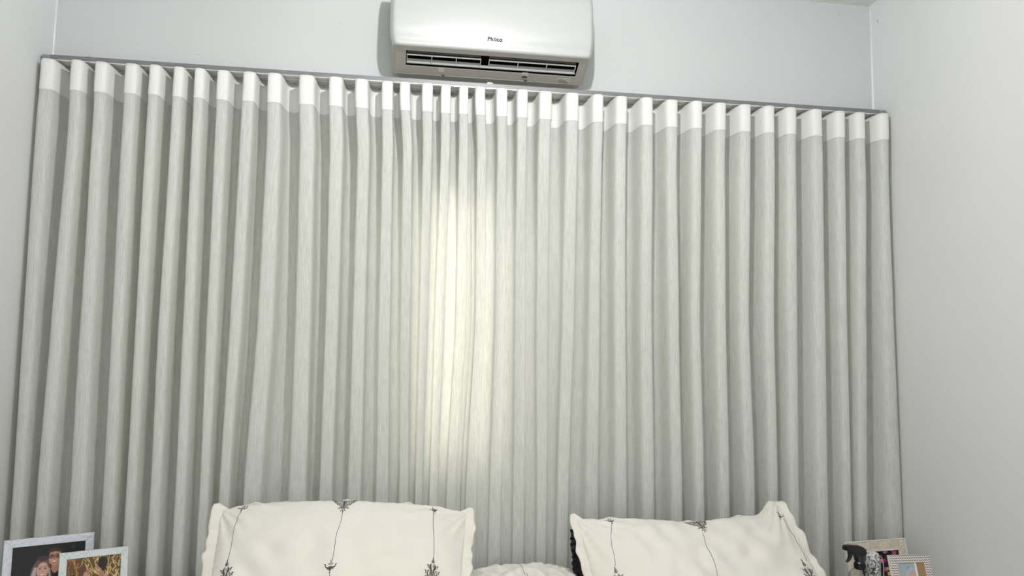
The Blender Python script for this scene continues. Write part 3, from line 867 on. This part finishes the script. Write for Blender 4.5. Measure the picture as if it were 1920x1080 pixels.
# ------------------------------------------------------------------ photographs (flat prints painted as vertex colours)
def sm(x, e=.02): return np.clip(.5-x/e, 0, 1)
class Paint:
    def __init__(s, nx, ny, asp):
        s.nx, s.ny = nx, ny
        s.X, s.Y = np.meshgrid(np.linspace(0, asp, nx), np.linspace(0, 1, ny), indexing='ij'); s.c = np.zeros((nx, ny, 3)); s.asp = asp
    def fill(s, c): s.c[:] = c
    def mask(s, m, c): m = m[..., None]; s.c = s.c*(1-m)+np.array(c)*m
    def ell(s, x, y, a, b, c, rot=0, e=.06):
        ca, sa = math.cos(rot), math.sin(rot); dx, dy = s.X-x, s.Y-y
        u = (dx*ca+dy*sa)/a; v = (-dx*sa+dy*ca)/b
        s.mask(sm((u*u+v*v)**.5-1, e/1.0*.02/min(a, b)*2), c)
    def poly(s, pts, c, e=.012):
        inside = np.zeros_like(s.X, bool); n = len(pts)
        for i in range(n):
            x0, y0 = pts[i]; x1, y1 = pts[(i+1) % n]
            cond = ((y0 > s.Y) != (y1 > s.Y)); xi = (x1-x0)*(s.Y-y0)/((y1-y0) if y1 != y0 else 1e-9)+x0
            inside ^= cond & (s.X < xi)
        s.mask(inside.astype(float), c)
    def line(s, x0, y0, x1, y1, w_, c):
        dx, dy = x1-x0, y1-y0; L = dx*dx+dy*dy; t = np.clip(((s.X-x0)*dx+(s.Y-y0)*dy)/L, 0, 1)
        s.mask(sm(np.hypot(s.X-x0-t*dx, s.Y-y0-t*dy)-w_/2, .01), c)
    def mesh(s, name, w_, h_, parent, y=0, z0=0, x0=0):
        V = np.stack([x0+s.X/s.asp*w_, np.full_like(s.X, y), z0+s.Y*h_], -1)
        me = grid_mesh(name, V)
        at = me.color_attributes.new('print', 'FLOAT_COLOR', 'POINT')
        c = np.concatenate([s.c, np.ones(s.c.shape[:2]+(1,))], -1).reshape(-1).astype(np.float32)
        at.data.foreach_set('color', c); return link(name, me, M['print'], parent)
SK = (.42, .22, .16)
def photo_couple_dark():
    p = Paint(230, 170, 1.32); p.fill((.014, .016, .018))
    # the visible upper part of the print is y > .5
    XX = p.X; p.X = XX+.155
    # man: shirt, neck, head, hair, glasses
    p.poly([(.72, 0), (.76, .45), (.86, .53), (1.10, .50), (1.32, .40), (1.32, 0)], (.006, .008, .010))
    p.poly([(.86, .52), (.88, .62), (1.02, .64), (1.03, .50), (.93, .43)], (.34, .17, .12))
    p.poly([(.84, .53), (.93, .42), (.90, .36), (.80, .47)], (.012, .014, .018))
    p.ell(.925, .735, .118, .155, SK, -.05)
    p.ell(.93, .70, .085, .06, (.48, .25, .18), 0, .8)
    p.poly([(.795, .78), (.80, .88), (.86, .925), (.97, .925), (1.06, .87), (1.055, .76), (1.03, .83), (.93, .855), (.84, .84)], (.045, .030, .024))
    for cx in (.865, .975):
        p.ell(cx, .755, .052, .036, (.03, .018, .018)); p.ell(cx, .755, .042, .027, (.25, .13, .10)); p.ell(cx, .757, .02, .010, (.04, .03, .03))
    p.line(.81, .772, 1.04, .782, .010, (.03, .015, .015)); p.line(.81, .80, .90, .806, .010, (.05, .03, .02)); p.line(.945, .808, 1.02, .802, .010, (.05, .03, .02))
    p.ell(.92, .715, .020, .013, (.30, .14, .10)); p.ell(.915, .655, .052, .018, (.28, .08, .07)); p.ell(.915, .660, .042, .010, (.70, .62, .58))
    p.ell(.90, .47, .006, .006, (.6, .6, .6))
    p.X = XX+.10; YY = p.Y; p.Y = YY-.14
    # woman: blonde hair to the shoulders, face
    p.poly([(.40, 0), (.42, .25), (.47, .46), (.56, .60), (.66, .63), (.76, .56), (.80, .40), (.84, .15), (.84, 0)], (.12, .075, .06))
    p.poly([(.43, 0), (.45, .28), (.50, .44), (.55, .44), (.53, .2), (.55, 0)], (.40, .33, .33))
    p.poly([(.77, .02), (.77, .30), (.74, .42), (.79, .40), (.82, .1)], (.36, .28, .28))
    p.ell(.655, .37, .105, .15, (.52, .30, .25)); p.ell(.655, .60, .11, .05, (.05, .035, .035)); p.ell(.66, .49, .06, .03, (.55, .33, .27), 0, .6)
    for cx in (.61, .705): p.ell(cx, .405, .024, .010, (.06, .03, .03)); p.line(cx-.03, .432, cx+.03, .437, .008, (.10, .06, .05))
    p.ell(.655, .35, .018, .012, (.40, .20, .16)); p.ell(.655, .285, .05, .026, (.42, .07, .07)); p.ell(.655, .290, .042, .013, (.80, .76, .74))
    p.X = XX; p.Y = YY
    for i in range(5): p.ell(1.1+.05*math.sin(i*3), .92-.01*i, .006, .005, (.12, .14, .14))
    return p
def photo_reeds():
    p = Paint(200, 150, 1.34); p.fill((.10, .06, .03)); rs = np.random.RandomState(4)
    for i in range(230):
        x = rs.uniform(0, 1.34); y = rs.uniform(.1, 1.0); a = rs.uniform(-1.0, 1.0)+PI/2; L = rs.uniform(.05, .22)
        k = rs.uniform(.5, 1.2); base = (.55, .40, .18) if x > .35 else (.45, .20, .07)
        p.line(x, y, x+L*math.cos(a), y+L*math.sin(a), rs.uniform(.008, .026), tuple(c*k for c in base))
    p.poly([(1.1, 0), (1.14, .35), (1.34, .45), (1.34, 0)], (.05, .07, .02))
    for i in range(25): x = rs.uniform(1.05, 1.34); y = rs.uniform(0, .4); p.line(x, y, x+.03, y+.08, .015, (.12, .15, .04))
    # man at the right: lilac jacket
    p.poly([(.70, 0), (.74, .3), (.82, .50), (.90, .62), (1.00, .58), (1.07, .45), (1.04, 0)], (.27, .24, .31))
    p.poly([(.78, .1), (.80, .42), (.86, .60), (.92, .60), (.86, .3), (.82, .0)], (.015, .015, .02))
    p.poly([(.80, .56), (.80, .70), (.90, .72), (.93, .60), (.86, .52)], (.30, .15, .10))
    p.ell(.835, .755, .085, .12, (.36, .18, .12)); p.ell(.885, .86, .125, .125, (.025, .02, .02)); p.ell(.91, .76, .06, .09, (.03, .022, .02))
    p.ell(.79, .70, .03, .012, (.55, .45, .42))
    # women at the left: long hair
    for (x, y, cc) in ((.37, .50, (.09, .05, .035)), (.12, .34, (.05, .035, .02))):
        p.poly([(x-.10, -.2), (x-.09, y+.15), (x, y+.33), (x+.11, y+.22), (x+.10, y-.1), (x+.05, -.2)], cc)
        p.ell(x+.10, y+.11, .055, .10, (.42, .22, .15)); p.ell(x+.01, y+.25, .11, .08, cc)
    p.poly([(.30, -.1), (.36, .12), (.52, .18), (.60, -.1)], (.42, .25, .20))
    return p
def photo_party():
    p = Paint(150, 120, 1.3); p.fill((.010, .010, .014)); rs = np.random.RandomState(9)
    p.poly([(0, 0), (0, 1), (.15, 1), (.10, .4), (.2, 0)], (.35, .35, .34))
    p.ell(.30, .80, .20, .30, (.03, .055, .065))
    for i in range(60):
        x = rs.uniform(.38, 1.3); y = rs.uniform(.0, 1.0)
        if .62 < x < 1.3 and .25 < y < .80 and rs.rand() < .8: continue
        c = [(.42, .07, .20), (.60, .18, .35), (.55, .36, .14), (.30, .02, .06)][rs.randint(4)]
        rr = rs.uniform(.035, .07); p.ell(x, y, rr, rr, c); p.ell(x-.01, y+.012, rr*.5, rr*.5, tuple(min(1, k*1.35) for k in c), 0, .8)
    return p
def photo_baby():
    p = Paint(130, 150, .95); p.fill((.34, .40, .43)); rs = np.random.RandomState(2)
    for i in range(30): p.ell(rs.uniform(0, .9), rs.uniform(0, 1), rs.uniform(.04, .12), rs.uniform(.02, .08), tuple(c*rs.uniform(.75, 1.15) for c in (.33, .38, .41)), rs.uniform(0, 3), .6)
    p.ell(.47, .58, .27, .30, (.42, .44, .50)); p.ell(.47, .80, .18, .06, (.40, .42, .47))
    p.ell(.48, .52, .20, .245, (.50, .30, .26)); p.ell(.48, .68, .13, .06, (.55, .36, .32), 0, .8)
    for cx in (.40, .56): p.line(cx-.035, .55, cx+.035, .548, .014, (.16, .08, .07))
    p.ell(.48, .48, .035, .022, (.38, .20, .17)); p.ell(.48, .40, .045, .018, (.38, .13, .12)); p.poly([(0, 0), (.1, .26), (.85, .26), (.95, 0)], (.50, .52, .55))
    return p

def picture_frame(name, label, TL, yaw, lean, W_, H_, bw, mat, print_fn, depth=.014, edge=None, tilt=0):
    """TL: world position of the top left front corner; local x along width, local z up the frame, -y forward"""
    r = thing(name, label, 'picture frame', TL, 0)
    r.rotation_euler = Matrix.Rotation(yaw, 3, 'Z').to_4x4().to_3x3().__matmul__(Matrix.Rotation(tilt, 3, 'Y')).__matmul__(Matrix.Rotation(-lean, 3, 'X')).to_euler()
    def stile(pts, nm):
        bm = bmesh.new()
        prism(bm, pts, 0, depth, 1)
        bmesh.ops.bevel(bm, geom=[e for e in bm.edges if all(abs(v.co.y) < 1e-6 for v in e.verts)], offset=.0012, segments=1, affect='EDGES')
        uvl = bm.loops.layers.uv.new('UVMap')
        for f in bm.faces:
            for l in f.loops: l[uvl].uv = (l.vert.co.x, l.vert.co.z)
        return from_bm(nm, bm, mat, r)
    stile([(0, 0), (W_, 0), (W_-bw, -bw), (bw, -bw)], 'frame_rail')
    stile([(0, 0), (bw, -bw), (bw, -H_+bw), (0, -H_)], 'frame_stile')
    stile([(W_, 0), (W_, -H_), (W_-bw, -H_+bw), (W_-bw, -bw)], 'frame_stile')
    stile([(0, -H_), (bw, -H_+bw), (W_-bw, -H_+bw), (W_, -H_)], 'frame_rail')
    g = .0012
    bm = bmesh.new()
    for a, b in (((bw-g, 0, -bw-.0), (W_-bw+g, 0, -bw+g)), ((bw-g, 0, -H_+bw-g), (W_-bw+g, 0, -H_+bw)), ((bw-g, 0, -H_+bw), (bw, 0, -bw)), ((W_-bw, 0, -H_+bw), (W_-bw+g, 0, -bw))):
        add_box(bm, (a[0], .0006, a[2]), (b[0], depth, b[2]))
    for a, b in (((-.0008, .003, -H_), (0, depth, .0008)), ((W_, .003, -H_), (W_+.0008, depth, .0008)), ((0, .003, 0), (W_, depth, .0008))):
        add_box(bm, a, b)
    from_bm('frame_edge', bm, edge or M['gold_edge'], r)
    pr = print_fn().mesh('photo_print', W_-2*bw, H_-2*bw, r, y=.004, z0=-H_+bw, x0=bw)
    box('backing_board', (bw*.5, .008, -H_+bw*.5), (W_-bw*.5, depth+.001, -bw*.5), M['backing'], r)
    bm = bmesh.new(); prism(bm, [(depth, -H_*.45), (depth+.003, -H_*.45), (depth+.055, -H_+.006+.058*math.tan(lean)), (depth+.052, -H_+.006+.058*math.tan(lean))], W_*.42, W_*.58, 0)
    from_bm('easel_back', bm, M['backing'], r)
    return r
picture_frame('picture_frame', 'larger white marble photo frame with a smiling couple on black', (.150, -.400, .893), math.radians(24), math.radians(10), .229, .192, .0225, M['marble'], photo_couple_dark)
picture_frame('picture_frame', 'smaller marble photo frame showing people in front of dry reeds', (.325, -.455, .868), math.radians(24), math.radians(13), .176, .168, .0195, M['marble_green'], photo_reeds)
FR = picture_frame('picture_frame', 'cream carved photo frame behind the spray bottle and chevron frame', (2.853, -.290, .812), math.radians(10), math.radians(12), .258, .185, .036, M['carved'], photo_party, edge=M['carved_edge'], tilt=math.radians(0))
def carving():
    bm = bmesh.new(); rs = np.random.RandomState(3)
    def rib(x, z, a, L, w_):
        ca, sa = math.cos(a), math.sin(a); px, pz = -sa*w_, ca*w_
        q = [(x-ca*L, z-sa*L), (x+px, z+pz), (x+ca*L, z+sa*L), (x-px, z-pz)]
        t = bm.verts.new((x, -.0028, z)); b_ = [bm.verts.new((u, -.0002, v)) for u, v in q]
        for i in range(4): bm.faces.new((b_[i], b_[(i+1) % 4], t))
    for i in range(22):
        x = .010+i*.0113
        d = 1 if (i//4) % 2 else -1
        rib(x, -.0105, d*.7, .0100, .0019); rib(x, -.0225, d*.7, .0100, .0019)
    for i in range(17):
        for xx in (.010, .258-.010, .022, .236):
            rib(xx, -.042-i*.0075, (1 if i//3 % 2 else -1)*.9, .005, .0014)
    bmesh.ops.recalc_face_normals(bm, faces=bm.faces)
    o = from_bm('carved_relief', bm, M['carved'], FR); o['kind'] = 'stuff'
    b = box('raised_rim', (.0, -.0022, -.0022), (.258, .002, .0), M['carved_edge'], FR, .0006, 1)
    box('raised_rim', (.2558, -.0022, -.185), (.258, .002, -.0022), M['carved_edge'], FR, .0006, 1)
    box('inner_rim', (.034, -.0018, -.0375), (.224, .001, -.034), M['carved_edge'], FR, .0006, 1)
carving()
F4 = picture_frame('picture_frame', 'small brown and white chevron photo frame with a baby picture', (2.922, -.425, .801), math.radians(1), math.radians(16), .148, .178, .0245, M['chevron'], photo_baby, edge=M['carved_edge'], tilt=math.radians(0))
box('mat_strip', (.0245+.063, .0030, -.178+.0245), (.0245+.070, .0042, -.0245), M['paper'], F4)
box('mat_card', (.0245+.070, .0028, -.178+.0245), (.148-.0245, .0044, -.0245), M['kraft'], F4)

# ------------------------------------------------------------------ spray bottle
def spray_bottle():
    X, Y, Z = 2.810, -.430, .647
    r = thing('spray_bottle', 'clear plastic spray bottle with black trigger head on the right nightstand', 'spray bottle', (X, Y, Z), math.radians(6))
    bm = bmesh.new()
    lathe(bm, [(.030, .0), (.034, .003), (.035, .010), (.035, .088), (.033, .100), (.026, .110), (.015, .117), (.0135, .125)], 40)
    o = from_bm('bottle', bm, M['clear'], r, True); so = o.modifiers.new('s', 'SOLIDIFY'); so.thickness = .0016
    bm = bmesh.new(); lathe(bm, [(.0165, .114), (.0175, .117), (.0175, .134), (.015, .138), (.0145, .160)], 28)
    for i in range(28):
        a = 2*PI*i/28; add_box(bm, (-.0006+.0176*math.cos(a), -.0006+.0176*math.sin(a), .117), (.0006+.0176*math.cos(a), .0006+.0176*math.sin(a), .133))
    from_bm('collar', bm, M['black'], r)
    bm = bmesh.new()
    pts = [(-.058, .193), (-.058, .177), (-.052, .1765), (-.040, .172), (-.030, .166), (-.022, .160), (-.017, .150), (-.0145, .140), (.0145, .140), (.0150, .158), (.021, .170), (.0225, .1745), (.012, .184), (-.002, .190), (-.040, .194)]
    prism(bm, pts, -.0095, .0095, 1)
    bmesh.ops.bevel(bm, geom=bm.edges[:], offset=.0018, segments=2, affect='EDGES')
    h = from_bm('spray_head', bm, M['black'], r)
    bm = bmesh.new(); prism(bm, [(-.044, .1735), (-.030, .168), (-.0315, .158), (-.038, .147), (-.048, .138), (-.0515, .1375), (-.045, .148), (-.042, .160)], -.006, .006, 1)
    bmesh.ops.bevel(bm, geom=bm.edges[:], offset=.001, segments=1, affect='EDGES')
    from_bm('trigger', bm, M['black'], h)
    box('nozzle', (-.0625, -.0065, .1785), (-.056, .0065, .1915), M['black'], h, .002)
    bm = bmesh.new(); g = bmesh.ops.create_cone(bm, segments=10, radius1=.002, radius2=.002, depth=.11, cap_ends=True)
    bmesh.ops.translate(bm, vec=(0, 0, .063), verts=bm.verts); from_bm('dip_tube', bm, M['plastic'], r, True)
spray_bottle()

# white patterned canister between bottle and frames
def canister():
    m, nt, b = new_mat('black_floral_print')
    f = noise(nt, size=55, detail=6, rough=.75, dist=2.0); g = noise(nt, size=42, detail=2)
    k = mth(nt, 'MULTIPLY', mth(nt, 'GREATER_THAN', f, .52), mth(nt, 'GREATER_THAN', g, .43))
    nt.links.new(ramp(nt, k, [(.45, (.60, .61, .62)), (.55, (.02, .02, .022))]), b.inputs['Base Color']); b.inputs['Roughness'].default_value = .35
    r = thing('canister', 'round-shouldered white canister with black floral print beside the spray bottle', 'canister', (2.888, -.385, .630))
    bm = bmesh.new(); lathe(bm, [(.022, 0), (.024, .003), (.024, .122), (.0235, .145), (.021, .160), (.017, .169), (.010, .173), (.0001, .174)], 36)
    from_bm('body', bm, m, r, True)
    bm = bmesh.new(); n = 24; pr_ = []
    for i in range(n+1):
        a = -1.55+3.1*i/n; pr_.append(Vector((.0215+.016*math.cos(a)**.8 if math.cos(a) > 0 else .0215, -.002, .115+.045*math.sin(a))))
    prev = None
    for i, c in enumerate(pr_):
        ring = [bm.verts.new(c+Vector((.0016*math.cos(t), .0016*math.sin(t), 0))) for t in np.linspace(0, 2*PI, 8, endpoint=False)]
        if prev:
            for j in range(8): bm.faces.new((prev[j], prev[(j+1) % 8], ring[(j+1) % 8], ring[j]))
        prev = ring
    from_bm('wire_handle', bm, M['plastic'], r, True)
canister()
